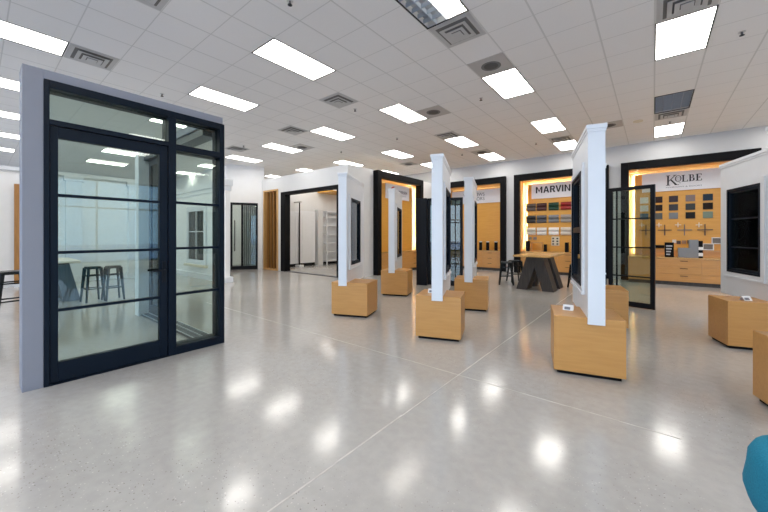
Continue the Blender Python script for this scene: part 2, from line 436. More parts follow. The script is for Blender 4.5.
# black opening frame, floor track
of = MB().box(-11.26, -10.98, PY - .02, PY + .22, 0, 3.06).box(-8.10, -8.02, PY - .02, PY + .22, 0, 3.06).box(-10.98, -8.10, PY - .02, PY + .22, 2.95, 3.06)
struct('trim_5', of, 'black_paint', 'black frame around the wide opening of the inner room', 'trim')
struct('trim_6', MB().box(-10.98, -8.10, PY + .02, PY + .18, 0, .012), 'dark_track', 'dark track across the floor of the wide opening', 'trim')
# wooden soffit inside
struct('trim_7', MB().box(-12.5, -11.6, 10.4, 12.9, 3.42, 3.5), 'maple_alcove', 'maple soffit inside the inner room', 'trim')
# slatted wood screen
sl = thing('slat_screen', 'tall wooden slat screen set in the white wall beside the black opening', 'screen', (-11.975, PY + .1, 0))
frame_rect(MB(), 'y', -.12, .1, -.52, .52, .0, 3.22, .07, .05, .06).build('frame', 'maple_v', sl)
for k in range(4):
    xx = -.33 + .22 * k
    MB().box(xx - .025, xx + .025, -.06, .03, .05, 3.16).build('slat', 'slat_wood', sl)
MB().box(-.45, .45, .095, .1, .05, 3.16).build('gap_shade', 'black_paint', sl)  # black sheet paints shade into the gaps between the slats

# glazed entry wall at the far left end of the inner room
A = Vector((-13.30, 6.45)); B = Vector((-12.62, 7.62)); d = B - A; ang = math.atan2(d.y, d.x); L = d.length
def along(s_, off=0.0): 
    u = d.normalized(); nrm = Vector((u.y, -u.x)); return A + u * s_ + nrm * off
we = MB()
def wb(mb, s0, s1, o0, o1, z0, z1):
    p = [along(s0, o0), along(s1, o0), along(s1, o1), along(s0, o1)]
    mb.hexa([(q.x, q.y, z0) for q in p] + [(q.x, q.y, z1) for q in p])
D0, D1, DZ = .10, 1.13, 2.72
wb(we, -.05, D0, -.15, 0, 0, CH); wb(we, D1, L + .02, -.15, 0, 0, CH); wb(we, D0, D1, -.15, 0, DZ, CH)
struct('wall_entry', we, 'white_wall', 'white wall around the black framed glass door by the slat screen', 'wall')
struct('wall_entry_side', MB().box(-20.5, -13.30, 6.45, 6.6, 0, CH), 'white_wall', 'white wall beyond the partition end', 'wall')
ed = thing('door_1', 'black framed glass door with long pull beside the slat screen', 'door', (along((D0 + D1) / 2).x, along((D0 + D1) / 2).y, 0), ang)
ed['kind'] = 'structure'
h = (D1 - D0) / 2
frame_rect(MB(), 'y', -.02, .12, -h, h, 0, DZ, .07, .14, .09).build('door_frame', 'black_metal', ed)
MB().box(-.12, -.04, 0, .10, .14, DZ - .09).build('door_stile', 'black_metal', ed)
MB().box(-h + .07, h - .07, .05, .06, .14, DZ - .09).build('glass_pane', 'glass_clear', ed)
MB().cyl((-h + .16, -.07, .75), (-h + .16, -.07, 2.0), .018).cyl((-h + .16, -.07, .9), (-h + .16, 0, .9), .01).cyl((-h + .16, -.07, 1.85), (-h + .16, 0, 1.85), .01).build('door_pull', 'black_metal', ed)
# grey vertical blinds and pale room behind that door
bl = MB()
for k in range(9):
    p = along(D0 + .42 + .075 * k, -.45); bl.box(p.x - .006, p.x + .05, p.y - .02, p.y + .02, .05, 2.7)
tag(bl.build('vertical_blind', mat('blind', (.22, .22, .24, 1), .7)), 'grey vertical blinds hanging behind the black framed glass door', 'blind')
struct('wall_vestibule', MB().box(-15.4, -15.3, 6.6, YB, 0, CH), 'white_wall', 'wall of the room behind the glass door', 'wall')

# contents of the inner room: white sample doors along its left wall, a black pole, a shelf unit
def slab_door(y0, y1, z1, label):
    o = thing('sample_door', label, 'door', (-12.36, (y0 + y1) / 2, 0))
    hw = (y1 - y0) / 2
    MB().box(-.03, .03, -hw, hw, .13, z1).build('panel', 'white_paint', o, .004)
    m_ = MB()
    for za, zb in ((.35, 1.0), (1.15, z1 - .2)): frame_rect(m_, 'x', .03, .042, -hw + .12, hw - .12, za, zb, .03)
    m_.build('molding', 'white_paint', o)
    MB().box(-.05, .05, -hw * .8, hw * .8, .0, .13).build('base', 'black_paint', o)
slab_door(8.68, 9.14, 2.45, 'white panelled sample door just inside the opening, nearest the black pole')
slab_door(9.26, 10.12, 2.5, 'wide white sample door standing right behind the black pole')
pl = thing('display_pole', 'thin black floor to head pole with white foot in the inner room', 'pole', (-12.1, 9.05, 0))
MB().cyl((0, 0, .08), (0, 0, 2.85), .025).build('pole', 'black_metal', pl)
MB().box(-.14, .14, -.12, .12, 0, .09).build('foot', 'white_paint', pl)
MB().box(-.37, .12, -.04, .04, 2.83, 2.88).build('top_arm', 'vent_grey', pl)
pc = MB().box(-12.44, -12.2, 10.18, 10.48, 0, 2.6)
tag(pc.build('sample_column', mat('col_grey', (.62, .62, .62, 1), .5)), 'pale grey boxed column between sample door and shelf unit', 'column')
sh = thing('shelf_unit', 'white open shelf unit at the back of the inner room', 'shelf', (-12.22, 11.15, 0))
MB().box(-.24, -.20, -.55, .55, .1, 2.5).box(-.24, -.20, -.59, -.55, 0, 2.55).box(.16, .2, -.59, -.55, 0, 2.55).box(-.24, .2, .55, .59, 0, 2.55).box(-.24, .2, -.59, .59, 2.5, 2.55).build('carcass', 'white_paint', sh)
for k in range(6): MB().box(-.20, .2, -.55, .55, .15 + .42 * k, .19 + .42 * k).build('shelf', 'white_paint', sh)

lp = thing('added_pendant', 'added fill lamp hung unseen inside the inner room above its opening', 'lamp', (-10.4, 9.6, 3.5))  # added lamp, hidden behind the header, to brighten the inner room
MB().box(-.9, .9, -.12, .12, .0, .06).box(-.8, -.79, -.005, .005, .06, CH - 3.5).box(.79, .8, -.005, .005, .06, CH - 3.5).build('housing', 'white_paint', lp)
MB().box(-.88, .88, -.10, .10, -.01, .0).build('diffuser', 'diffuser', lp)

# ------------------------------------------------------------------ black framed maple alcoves
def alcove(nm_, label, loc, rz, w, led, depth=ND, top=3.66, fd=.14):
    """local: x along the wall 0..w, y into the wall, opening towards -y"""
    c_, s_ = cos(rz), sin(rz)
    def put(mb, name, m, lab, kind='structure', cat='wall', bev=0):
        q = mb.build(name, m, None, bev); q.location = loc; q.rotation_euler = (0, 0, rz)
        tag(q, lab, cat, None, kind); return q
    alcove.n += 1; side = nm_.split('_')[-1]; at_ = label.split('maple alcove ')[1]
    fm = MB().box(0, FW, -fd, .02, 0, top).box(w - FW, w, -fd, .02, 0, top).box(FW, w - FW, -fd, .02, top - .235, top)
    put(fm, 'trim_%d' % (7 + alcove.n), 'black_paint', 'wide black surround of the maple alcove ' + at_, cat='trim', bev=.008)
    zt = top - .235
    put(MB().box(FW - .03, FW, .02, depth, 0, zt), nm_ + '_cheek', 'alcove_glow_wood', 'maple cheek of the alcove ' + at_)
    put(MB().box(w - FW, w - FW + .03, .02, depth, 0, zt), nm_ + '_cheek', 'alcove_glow_wood', 'maple cheek of the alcove ' + at_)
    put(MB().box(FW - .03, w - FW + .03, .02, depth, zt, zt + .03), nm_ + '_soffit', 'maple_alcove', 'maple soffit of the alcove ' + at_)
    put(MB().box(FW - .03, w - FW + .03, depth + .1, depth + .13, 0, zt + .03), nm_ + '_rear', 'alcove_glow_wood', 'maple rear lining of the alcove ' + at_)
    put(MB().box(FW + .13, w - FW - .13, depth - .03, depth, 0, zt - .10), nm_ + '_back', 'maple_alcove', 'maple back panel of the alcove ' + at_)
    # LED strips tucked behind the edges of the floating back panel
    def strip(mb, m, lab): put(mb, 'light_strip', m, lab, None, 'light strip')
    if 'l' in led: strip(MB().box(FW + .16, FW + .18, depth + .03, depth + .05, .85, zt - .1), 'led', 'upright warm light strip at the near edge of the alcove ' + at_)
    if 'r' in led: strip(MB().box(w - FW - .18, w - FW - .16, depth + .03, depth + .05, .85, zt - .1), 'led', 'upright warm strip at the far edge of the alcove ' + at_)
    if 't' in led: strip(MB().box(FW + .2, w - FW - .2, depth + .03, depth + .05, zt - .15, zt - .13), 'led_soft' if 'l' not in led else 'led_top', 'level warm light strip atop the alcove ' + at_)
    if 's' in led: strip(MB().box(FW + .2, w - FW - .2, depth + .03, depth + .05, zt - .15, zt - .13), 'led_soft', 'faint level fill strip atop the alcove ' + at_)  # soft fill strip added to brighten the alcove wood
alcove.n = 0
def drawer_cabinet(label, loc, rz, w, d, z1, cols, handle_cols, nd=3):
    """local: x 0..w, front at y=0, body behind"""
    o = thing('drawer_cabinet', label, 'cabinet', loc, rz)
    MB().box(.02, w - .02, .05, d, 0, .1).build('toe_kick', 'dark_wood', o)
    MB().box(0, w, .02, d, .1, z1 - .03).build('body', 'maple', o)
    MB().box(-.01, w + .01, -.015, d, z1 - .03, z1).build('countertop', 'table_top', o, .003)
    zs = [.11 + (z1 - .15) * k / nd for k in range(nd + 1)]
    edges = cols
    for k, (a, b) in enumerate(zip(edges, edges[1:])):
        for r in range(nd):
            q = MB().box(a + .003, b - .003, 0, .02, zs[r] + .003, zs[r + 1] - .003).build('drawer', 'maple', o)
            if k in handle_cols:
                c = (a + b) / 2; zz = zs[r + 1] - .05
                MB().box(c - .08, c + .08, -.02, -.01, zz - .006, zz + .006).box(c - .075, c - .065, -.012, .004, zz - .005, zz + .005).box(c + .065, c + .075, -.012, .004, zz - .005, zz + .005).build('handle', 'black_metal', q)
    return o

aw = 2.97
alcove('wall_alcove_side', 'black framed maple alcove on the inner room side', (-7.62, 8.80, 0), R(90), 2.93, 'rs', .16, 3.66, .24)
alcove('wall_alcove_first', 'black framed maple alcove nearest the room corner', (ALC['fourth'][0], YB, 0), 0, aw, 's')  # no strip seen here; the soft top one is added fill
alcove('wall_alcove_middle', 'black framed maple alcove behind the stool table', (ALC['middle'][0], YB, 0), 0, aw, 'lrt')
alcove('wall_alcove_last', 'black framed maple alcove with colour chips', (ALC['last'][0], YB, 0), 0, aw, 'ls')
struct('wall_alcove_rear', MB().box(-7.6, 2.4, YB + ND + .16, YB + ND + .3, 0, CH + .16).box(-7.4, -7.3, YB + .1, YB + ND + .2, 0, CH).box(2.2, 2.3, YB + .1, YB + ND + .2, 0, CH), 'white_wall', 'wall behind the alcoves', 'wall')

drawer_cabinet('maple drawer cabinet in the alcove of the inner room side', (-7.44, 9.03, 0), R(90), 2.44, .27, .78, [0, .62, 1.22, 1.82, 2.44], (3,))
drawer_cabinet('maple drawer cabinet with three small black cylinders on top', (-7.16, YB + .0, 0), 0, 2.55, .44, .78, [0, .6, 1.2, 1.8, 2.4], (0, 1, 2, 3))
drawer_cabinet('maple drawer cabinet behind the counter height table', (-3.87, YB + .0, 0), 0, 2.55, .44, .80, [0, .62, 1.25, 1.9, 2.55], (0, 1, 2, 3))
drawer_cabinet('wide maple drawer cabinet jutting out under the grille crosses', (-.58, 12.35, 0), 0, 2.6, 1.02, .77, [0, .62, .86 + .02, 1.60, 2.6], (2,))

# signs ---------------------------------------------------------------
SY = YB + ND - .03
def signboard(label, loc, rz, w, h):
    o = thing('sign_board', label, 'sign', loc, rz)
    MB().box(0, w, -.035, 0, 0, h).build('board', 'sign_white', o, .003)
    return o
s = signboard('white sign reading MARVIN in bold black capitals', (-3.60, SY, 2.775), 0, 2.05, .56)
def capitals(s, x0, z0, h, total):
    y0, y1 = -.041, -.035; W = .052; u = total / 6.06 / .9
    def poly(mb, p): mb.prism([(x0 + a, z0 + b * h) for a, b in p], 'y', y0, y1)
    def letter(*ps):
        m_ = MB()
        for p in ps: poly(m_, p)
        m_.build('letter', 'ink', s)
    k = total / 1.15; x = 0
    def P(*pts): return [(x + a * k, b) for a, b in pts]
    letter(P((0, 0), (0, 1), (.055, 1), (.055, 0)), P((.19, 0), (.19, 1), (.245, 1), (.245, 0)), P((.055, 1), (.1225, .42), (.1225, .12), (.055, .72)), P((.19, 1), (.1225, .42), (.1225, .12), (.19, .72)))
    x = .275 * k
    letter(P((0, 0), (.078, 1), (.108, 1), (.108, .78), (.055, 0)), P((.108, .78), (.108, 1), (.138, 1), (.216, 0), (.161, 0)), P((.055, .22), (.065, .38), (.15, .38), (.16, .22)))
    x = .52 * k
    letter(P((0, 0), (0, 1), (.055, 1), (.055, 0)), P((.055, .82), (.055, 1), (.13, 1), (.155, .94), (.13, .82)), P((.12, .82), (.13, 1), (.165, .93), (.178, .74), (.165, .52), (.13, .42), (.11, .56), (.125, .66)), P((.055, .42), (.055, .58), (.12, .58), (.13, .42)), P((.085, .42), (.14, .42), (.195, 0), (.13, 0)))
    x = .715 * k
    letter(P((0, 1), (.058, 1), (.105, .25), (.105, 0), (.08, 0)), P((.21, 1), (.152, 1), (.105, .25), (.105, 0), (.13, 0)))
    x = .94 * k
    letter(P((0, 0), (0, 1), (.055, 1), (.055, 0)))
    x = 1.03 * k
    letter(P((0, 0), (0, 1), (.052, 1), (.052, 0)), P((.15, 0), (.15, 1), (.202, 1), (.202, 0)), P((.052, 1), (.15, .28), (.15, 0), (.052, .72)))
capitals(s, .156, .20, .24, 1.08)
s = signboard('white sign with black serif lettering and a small line below it', (-.275, SY, 2.75), 0, 1.98, .58)
def serif(s, x0, z0):
    """serif capitals K O L B E in relief, first letter tall and dropping below the line"""
    K_ = .77
    y0, y1 = -.041, -.035
    def b(mb, a, c, z, w): mb.box(x0 + a * K_, x0 + c * K_, y0, y1, z0 + z * K_, z0 + w * K_)
    def para(mb, p): mb.prism([(x0 + u * K_, z0 + v * K_) for u, v in p], 'y', y0, y1)
    k = MB(); b(k, .045, .10, 0, .40); b(k, .01, .135, 0, .02); b(k, .01, .135, .38, .40)
    para(k, [(.10, .19), (.27, .385), (.30, .385), (.10, .155)]); para(k, [(.125, .225), (.16, .25), (.36, .0), (.285, .0)])
    b(k, .225, .325, .38, .40); b(k, .265, .40, 0, .018); k.build('letter', 'ink', s)
    def ring(cx, cz, rx, rz, tx, tz, n=28):
        mb = MB(); outer = [(cx + rx * cos(2 * pi * i / n), cz + rz * sin(2 * pi * i / n)) for i in range(n)]
        inner = [(cx + (rx - tx) * cos(2 * pi * i / n), cz + (rz - tz) * sin(2 * pi * i / n)) for i in range(n)]
        for i in range(n):
            jx = (i + 1) % n; para(mb, [outer[i], outer[jx], inner[jx], inner[i]])
        return mb
    ring(.375, .245, .095, .125, .03, .014).build('letter', 'ink', s)
    q = ring(.375, .245, .045, .06, .008, .008); para(q, [(.37, .16), (.385, .165), (.45, .06), (.43, .055)]); q.build('emblem', 'ink_soft', s)
    l = MB(); b(l, .50, .545, .11, .37); b(l, .475, .575, .35, .37); b(l, .475, .655, .11, .128); b(l, .635, .655, .11, .18); l.build('letter', 'ink', s)
    bb = MB(); b(bb, .70, .745, .11, .37); b(bb, .675, .80, .11, .126); b(bb, .675, .79, .354, .37); b(bb, .745, .81, .24, .255)
    b(bb, .80, .845, .135, .235); b(bb, .785, .825, .265, .345); para(bb, [(.78, .37), (.825, .345), (.79, .345), (.76, .36)]); para(bb, [(.78, .11), (.845, .14), (.80, .14), (.76, .125)])
    bb.build('letter', 'ink', s)
    e = MB(); b(e, .90, .945, .11, .37); b(e, .875, 1.05, .11, .128); b(e, .875, 1.04, .352, .37); b(e, .945, .995, .235, .252)
    b(e, 1.03, 1.05, .11, .18); b(e, 1.022, 1.04, .31, .37); b(e, .985, 1.0, .21, .28); e.build('letter', 'ink', s)
serif(s, .575, .165)
text_mesh('small_lettering', 'WINDOWS & DOORS', .07, 'ink_grey', s, (.58, -.037, .09), (R(90), 0, 0), .80, .002, height=.036)
s = signboard('blank looking white sign with two short grey lines, beside the side alcove', (-6.95, SY, 2.74), 0, 2.28, .56)
text_mesh('lettering', 'WINDOWS', .16, 'ink_grey', s, (.55, -.037, .30), (R(90), 0, 0), .95, .003)
text_mesh('lettering', 'DOORS', .16, 'ink_grey', s, (.86, -.037, .12), (R(90), 0, 0), .64, .003)
s = signboard('white sign with small red mark inside the side alcove', (-7.62 - .13, 9.65, 2.78), R(90), 1.52, .56)
MB().prism([(.30, .38), (.42, .41), (.55, .46), (.48, .475), (.36, .44)], 'y', -.041, -.035).build('logo', 'red', s)
text_mesh('lettering', 'ANDERSEN', .13, 'ink_grey', s, (.60, -.037, .24), (R(90), 0, 0), .76, .003, .002)
text_mesh('small_lettering', 'WINDOWS & DOORS', .06, 'ink_soft', s, (.80, -.037, .13), (R(90), 0, 0), .50, .002)

# cladding samples (rounded strips) in the middle alcove --------------------
def curved_sample(label, x, z, col, col2):
    o = thing('cladding_sample', label, 'sample', (x, SY - .002, z), 0, 'curved cladding samples on the glowing alcove wall')
    m1 = mat('sample_colour', col, .3); m2 = mat('sample_groove', col2, .4)
    w, hh = .165, .142
    for a0, a1, mm, nm in ((-1, .0, m1, 'lower_bead'), (.04, 1, m1, 'upper_bead'), (-.0, .04, m2, 'groove')):
        mb = MB(); n = 7; pts = []
        for i in range(n + 1):
            t_ = a0 + (a1 - a0) * i / n; dpt = .05 * math.sqrt(max(0, 1 - ((t_ - (a0 + a1) / 2) / ((a1 - a0) / 2 + .02)) ** 2)) + .012
            pts.append((-dpt, hh * t_))
        pts += [(0, hh * a1), (0, hh * a0)]
        mb.prism(pts, 'x', -w, w); mb.build(nm, mm, o, 0)
names = [[('brown and pink', (.10, .07, .06, 1), (.30, .22, .2, 1)), ('dark maroon', (.055, .012, .012, 1), (.12, .05, .05, 1)), ('dark green', (.008, .05, .028, 1), (.02, .09, .05, 1)), ('bright red', (.26, .012, .01, 1), (.35, .05, .04, 1))],
         [('black', (.014, .014, .02, 1), (.10, .1, .1, 1)), ('slate grey', (.085, .09, .11, 1), (.15, .15, .17, 1)), ('mid grey', (.22, .23, .25, 1), (.3, .3, .3, 1)), ('taupe', (.34, .31, .28, 1), (.42, .4, .37, 1))],
         [('cream white', (.70, .68, .60, 1), (.6, .58, .5, 1)), ('snow white', (.78, .77, .74, 1), (.6, .6, .6, 1)), ('pure white', (.84, .84, .84, 1), (.6, .6, .6, 1)), ('pale almond', (.66, .60, .52, 1), (.5, .5, .5, 1))]]
for r, zz in enumerate((2.455, 2.0, 1.54)):
    for c, xx in enumerate((-3.56, -3.24, -2.83, -2.43)):
        nm, ca, cb = names[r][c]
        if c == 0: xx = -3.62
        curved_sample('%s curved cladding sample, %s row under the bold capitals sign' % (nm, ('top', 'middle', 'bottom')[r]), xx, zz, ca, cb)
    curved_sample('ochre cladding sample at the end of the %s row, mostly hidden by the window stand' % ('top', 'middle', 'bottom')[r], -2.03, zz, (.30, .2, .1, 1), (.3, .2, .1, 1))

# flat paint chips in the last alcove ------------------------------------
chips = [[(.75, .76, .74), (.035, .022, .022), (.045, .035, .045), (.24, .19, .18), (.022, .04, .065)],
         [(.70, .72, .70), (.02, .014, .014), (.05, .055, .07), (.05, .055, .058), (.012, .010, .010)],
         [(.11, .15, .20), (.11, .12, .12), (.20, .22, .24), (.012, .012, .014), (.20, .26, .21)]]
cn = [['chalk white', 'deep brown', 'aubergine grey', 'mushroom pink', 'navy'], ['pale sage white', 'espresso', 'steel grey', 'charcoal green', 'black brown'], ['blue grey', 'olive grey', 'light slate', 'jet black', 'sage green']]
for r, zz in enumerate((2.50, 2.245, 1.99)):
    for c, xx in enumerate((-.22, .12, .482, .861, 1.235)):
        q = MB().box(-.105, .105, -.022, 0, -.095, .095).build('paint_chip', mat('chip', chips[r][c] + (1,), .75, 0, .25), None, .004)
        q.location = (xx, SY, zz)
        tag(q, '%s flat colour chip, %s row of the alcove with grille crosses' % (cn[r][c], ('top', 'middle', 'bottom')[r]), 'sample', 'flat colour chips under the serif sign')
# grille crosses
for k, (xx, zz, big) in enumerate([(-.175, 1.555, 1), (.278, 1.555, 1), (.731, 1.555, 1), (1.174, 1.555, 1), (-.28, 1.72, 0), (.142, 1.715, 0), (.585, 1.71, 0), (1.047, 1.70, 0)]):
    s_ = .165 if big else .07
    q = MB().box(-.011, .011, -.03, 0, -s_, s_).box(-s_, -.011, -.03, 0, -.011, .011).box(.011, s_, -.03, 0, -.011, .011).build('grille_cross', ('dark_wood' if big else 'cream') if not (big and k == 2) else 'duct_mid')
    q.location = (xx, SY, zz)
    tag(q, '%s grille sample cross, %s along the row under the colour chips' % ('large dark' if big else 'small pale', ('first', 'second', 'third', 'fourth')[k % 4]), 'sample', 'grille crosses in the last alcove')
# ledge with things on it
o = thing('maple_ledge', 'low maple ledge behind the counter in the alcove with grille crosses', 'ledge', (-.45, SY, .77))
MB().box(0, 2.35, -.16, 0, 0, .16).build('box', 'maple', o); MB().box(0, 2.35, -.18, 0, .16, .185).build('top', 'table_top', o)
# objects on the counter
o = thing('catalog_box', 'black printed display box on the wide maple counter', 'box', (.36, 12.62, .77))
MB().box(-.10, .10, -.1, .1, 0, .42).build('box', 'black_paint', o, .004)
q = MB()
for k in range(4): q.box(-.07, .02 + .015 * k, -.104, -.1, .06 + .08 * k, .10 + .08 * k)
q.build('print', 'ink_soft', o)
o = thing('corner_sample', 'grey window corner sample standing on the wide maple counter', 'sample', (.80, 12.66, .77))
MB().prism([(-.25, 0), (.17, 0), (.17, .50), (-.02, .50), (-.02, .27), (-.25, .27)], 'y', -.13, .12).build('body', mat('corner_grey', (.21, .215, .23, 1), .35), o, .006)
MB().box(-.24, .13, -.08, .08, -.0, .012).build('foot', 'black_paint', o)
MB().box(.17, .26, -.10, .10, .0, .47).build('profile_end', 'black_paint', o)
MB().box(.172, .262, -.104, -.10, .05, .14).box(.172, .262, -.104, -.10, .22, .30).build('profile_slot', 'paper', o)
for i, (xx, zz, cc, nm) in enumerate([(.50, 1.21, (.7, .68, .64, 1), 'white'), (.60, 1.18, (.10, .05, .03, 1), 'brown'), (.72, 1.19, (.35, .2, .12, 1), 'tan'), (.84, 1.20, (.06, .05, .05, 1), 'dark')]):
    q = MB().box(-.045, .045, -.03, 0, -.05, .05).build('finish_tile', mat('tile', cc, .4)); q.location = (xx, SY, zz)
    tag(q, 'small %s finish tile on the wall above the grey corner sample' % nm, 'sample', 'small finish tiles')
for i, (xx, zz, nm) in enumerate([(1.24, 1.06, 'white framed sample beside the grey corner sample, lower of two'), (1.43, 1.24, 'white framed sample higher up by the window stand')]):
    q = thing('framed_sample', nm, 'sample', (xx, SY - .005, zz))
    frame_rect(MB(), 'y', -.03, 0, -.12, .12, -.095, .095, .022).build('frame', 'white_paint', q); MB().box(-.1, .1, -.012, 0, -.075, .075).build('insert', 'duct_mid', q)
q = MB().box(-.22, .12, -.03, 0, -.03, .06).build('black_sample', 'black_paint'); q.location = (.15, SY - .005, 1.03); tag(q, 'long black profile sample beside the printed box', 'sample')
# cylinders on the counter of the fourth alcove
for i, xx in enumerate((-5.52, -5.22, -4.88)):
    o = thing('sample_cylinder', 'black upright sample cylinder, %s of three on the maple cabinet' % ('first', 'second', 'third')[i], 'sample', (xx, YB + .2, .78), 0, 'black cylinders on the cabinet')
    MB().cyl((0, 0, 0), (0, 0, .33), .065, .065, 20).build('body', 'black_paint', o); MB().cyl((0, 0, .33), (0, 0, .37), .063, .06, 20).build('cap', 'silver', o)
# things on the counter of the middle alcove
o = thing('sample_stand', 'small maple sample stand with black ends behind the table', 'stand', (-3.35, YB + .18, .80))
MB().box(-.22, .22, -.08, .10, .0, .03).box(-.20, .2, -.05, .07, .30, .34).box(-.20, -.17, -.05, .07, .03, .30).box(.17, .20, -.05, .07, .03, .30).build('rack', 'maple', o)
MB().box(-.36, -.25, -.08, .08, 0, .38).build('block', 'black_paint', o); MB().box(.26, .34, -.08, .08, 0, .26).build('block', 'black_paint', o)
for k, (xx, zz) in enumerate([(-3.66, 1.28), (-3.48, 1.28)]):
    q = MB().box(-.06, .06, -.03, 0, -.055, .055).build('hardware_sample', 'duct_mid'); q.location = (xx, SY, zz); tag(q, 'small dark hardware sample, %s under the cream white cladding' % ('outer', 'inner')[k], 'sample', 'hardware samples')
hb = thing('hardware_board', 'small pale board with dark latches above the counter behind the table', 'board', (-2.78, SY, 1.18))
MB().box(-.13, .13, -.02, 0, -.17, .17).build('board', 'cream', hb); q = MB()
for a in (-.07, .07):
    for b in (-.10, 0, .1): q.box(a - .03, a + .03, -.035, -.02, b - .03, b + .02)
q.build('latch', 'duct_dark', hb)
q = MB().box(-.05, .05, -.08, .08, 0, .34).build('sample_block', 'black_paint'); q.location = (-2.36, YB + .2, .80); tag(q, 'upright black block on the counter next to the window stand', 'sample')

# ------------------------------------------------------------------ glass door booth (left)
BX = -4.35
bo = thing('glass_door_booth', 'grey walled display booth with black glazed door, side light and transom', 'booth', (BX, 1.15, 0))
def L_(y): return y - 1.15
b = MB().box(-.26, 0, L_(.275), L_(.41), 0, 2.925).box(-.26, 0, L_(.41), L_(2.045), 2.838, 2.925)
b.build('surround', 'booth_grey', bo, .003)
x0, x1 = -.20, .012
b = MB()
b.box(x0, x1, L_(.41), L_(.448), .0, 2.838)              # hinge jamb
b.box(x0, x1, L_(2.0), L_(2.062), .0, 2.838)             # outer jamb
b.box(x0, x1, L_(.448), L_(2.0), 2.765, 2.838)           # head
b.box(x0, x1, L_(1.42), L_(1.50), .0, 2.765)             # mullion
b.box(x0, x1, L_(.448), L_(1.42), 2.425, 2.475); b.box(x0, x1, L_(1.50), L_(2.0), 2.395, 2.465)
b.box(x0, x1, L_(1.50), L_(2.0), 0, .095)
b.box(x0, x1, L_(.448), L_(1.42), 0, .012)
b.build('frame', 'navy_metal', bo, .003)
for (a, c, z0, z1) in ((.448, 1.42, 2.475, 2.765), (1.50, 2.0, 2.465, 2.765)):
    MB().box(-.06, -.05, L_(a), L_(c), z0, z1).build('transom_glass', 'glass_green', bo)
dr = MB(); dr.box(-.065, -.008, L_(.452), L_(.507), .016, 2.42).box(-.065, -.008, L_(1.335), L_(1.415), .016, 2.42).box(-.065, -.008, L_(.507), L_(1.335), 2.315, 2.42).box(-.065, -.008, L_(.507), L_(1.335), .016, .20)
door = dr.build('door', 'navy_metal', bo, .003)
MB().box(-.045, -.035, L_(.50), L_(1.34), .19, 2.32).build('glass_pane', 'glass_green', door)
for z in (1.777, 1.235, .69): MB().box(-.056, -.016, L_(.507), L_(1.335), z - .014, z + .014).build('muntin', 'navy_metal', door)
hd = MB()
for sx in (1, -1):
    xa = -.008 if sx > 0 else -.065
    hd.box(xa, xa + sx * .008, L_(1.36), L_(1.395), .86, 1.10)
    hd.cyl((xa, L_(1.378), 1.0), (xa + sx * .05, L_(1.378), 1.0), .011)
    hd.box(xa + sx * .042, xa + sx * .06, L_(1.25), L_(1.385), .99, 1.01)
hd.build('lever_handle', 'black_metal', door)
slg = MB().box(-.06, -.05, L_(1.50), L_(2.0), .095, 2.395).build('side_light_glass', 'glass_green', bo)
for z in (1.785, 1.243, .70): MB().box(-.075, -.02, L_(1.50), L_(2.0), z - .014, z + .014).build('muntin', 'navy_metal', slg)
# return: wide sliding door unit running back from the corner
MB().box(-2.55, -.20, L_(1.84), L_(2.06), 0, .03).build('sill_track', 'dark_track', bo)
MB().box(-2.55, -.20, L_(1.84), L_(1.852), .03, .04).box(-2.55, -.20, L_(1.94), L_(1.952), .03, .045).box(-2.55, -.20, L_(2.03), L_(2.045), .03, .045).build('rail', 'silver', bo)
MB().box(-2.55, -.20, L_(1.88), L_(2.06), 2.70, 2.80).build('head_track', 'dark_track', bo)
MB().box(-2.75, -2.55, L_(1.80), L_(2.08), 0, 2.90).build('end_post', 'white_paint', bo)
MB().box(-2.55, -.20, L_(1.86), L_(2.06), 2.80, 2.90).build('head_wall', 'booth_grey', bo)
sd = frame_rect(MB(), 'y', L_(1.95), L_(1.99), -2.55, -1.62, .045, 2.70, .09, .14).build('sliding_panel', 'dark_track', bo)
MB().box(-2.46, -1.71, L_(1.965), L_(1.975), .18, 2.62).build('glass_pane', 'glass_dark', sd)
MB().cyl((-1.66, L_(1.91), .95), (-1.66, L_(1.91), 1.25), .012).box(-1.67, -1.65, L_(1.91), L_(1.95), .97, .99).box(-1.67, -1.65, L_(1.91), L_(1.95), 1.21, 1.23).build('pull_handle', 'black_metal', sd)

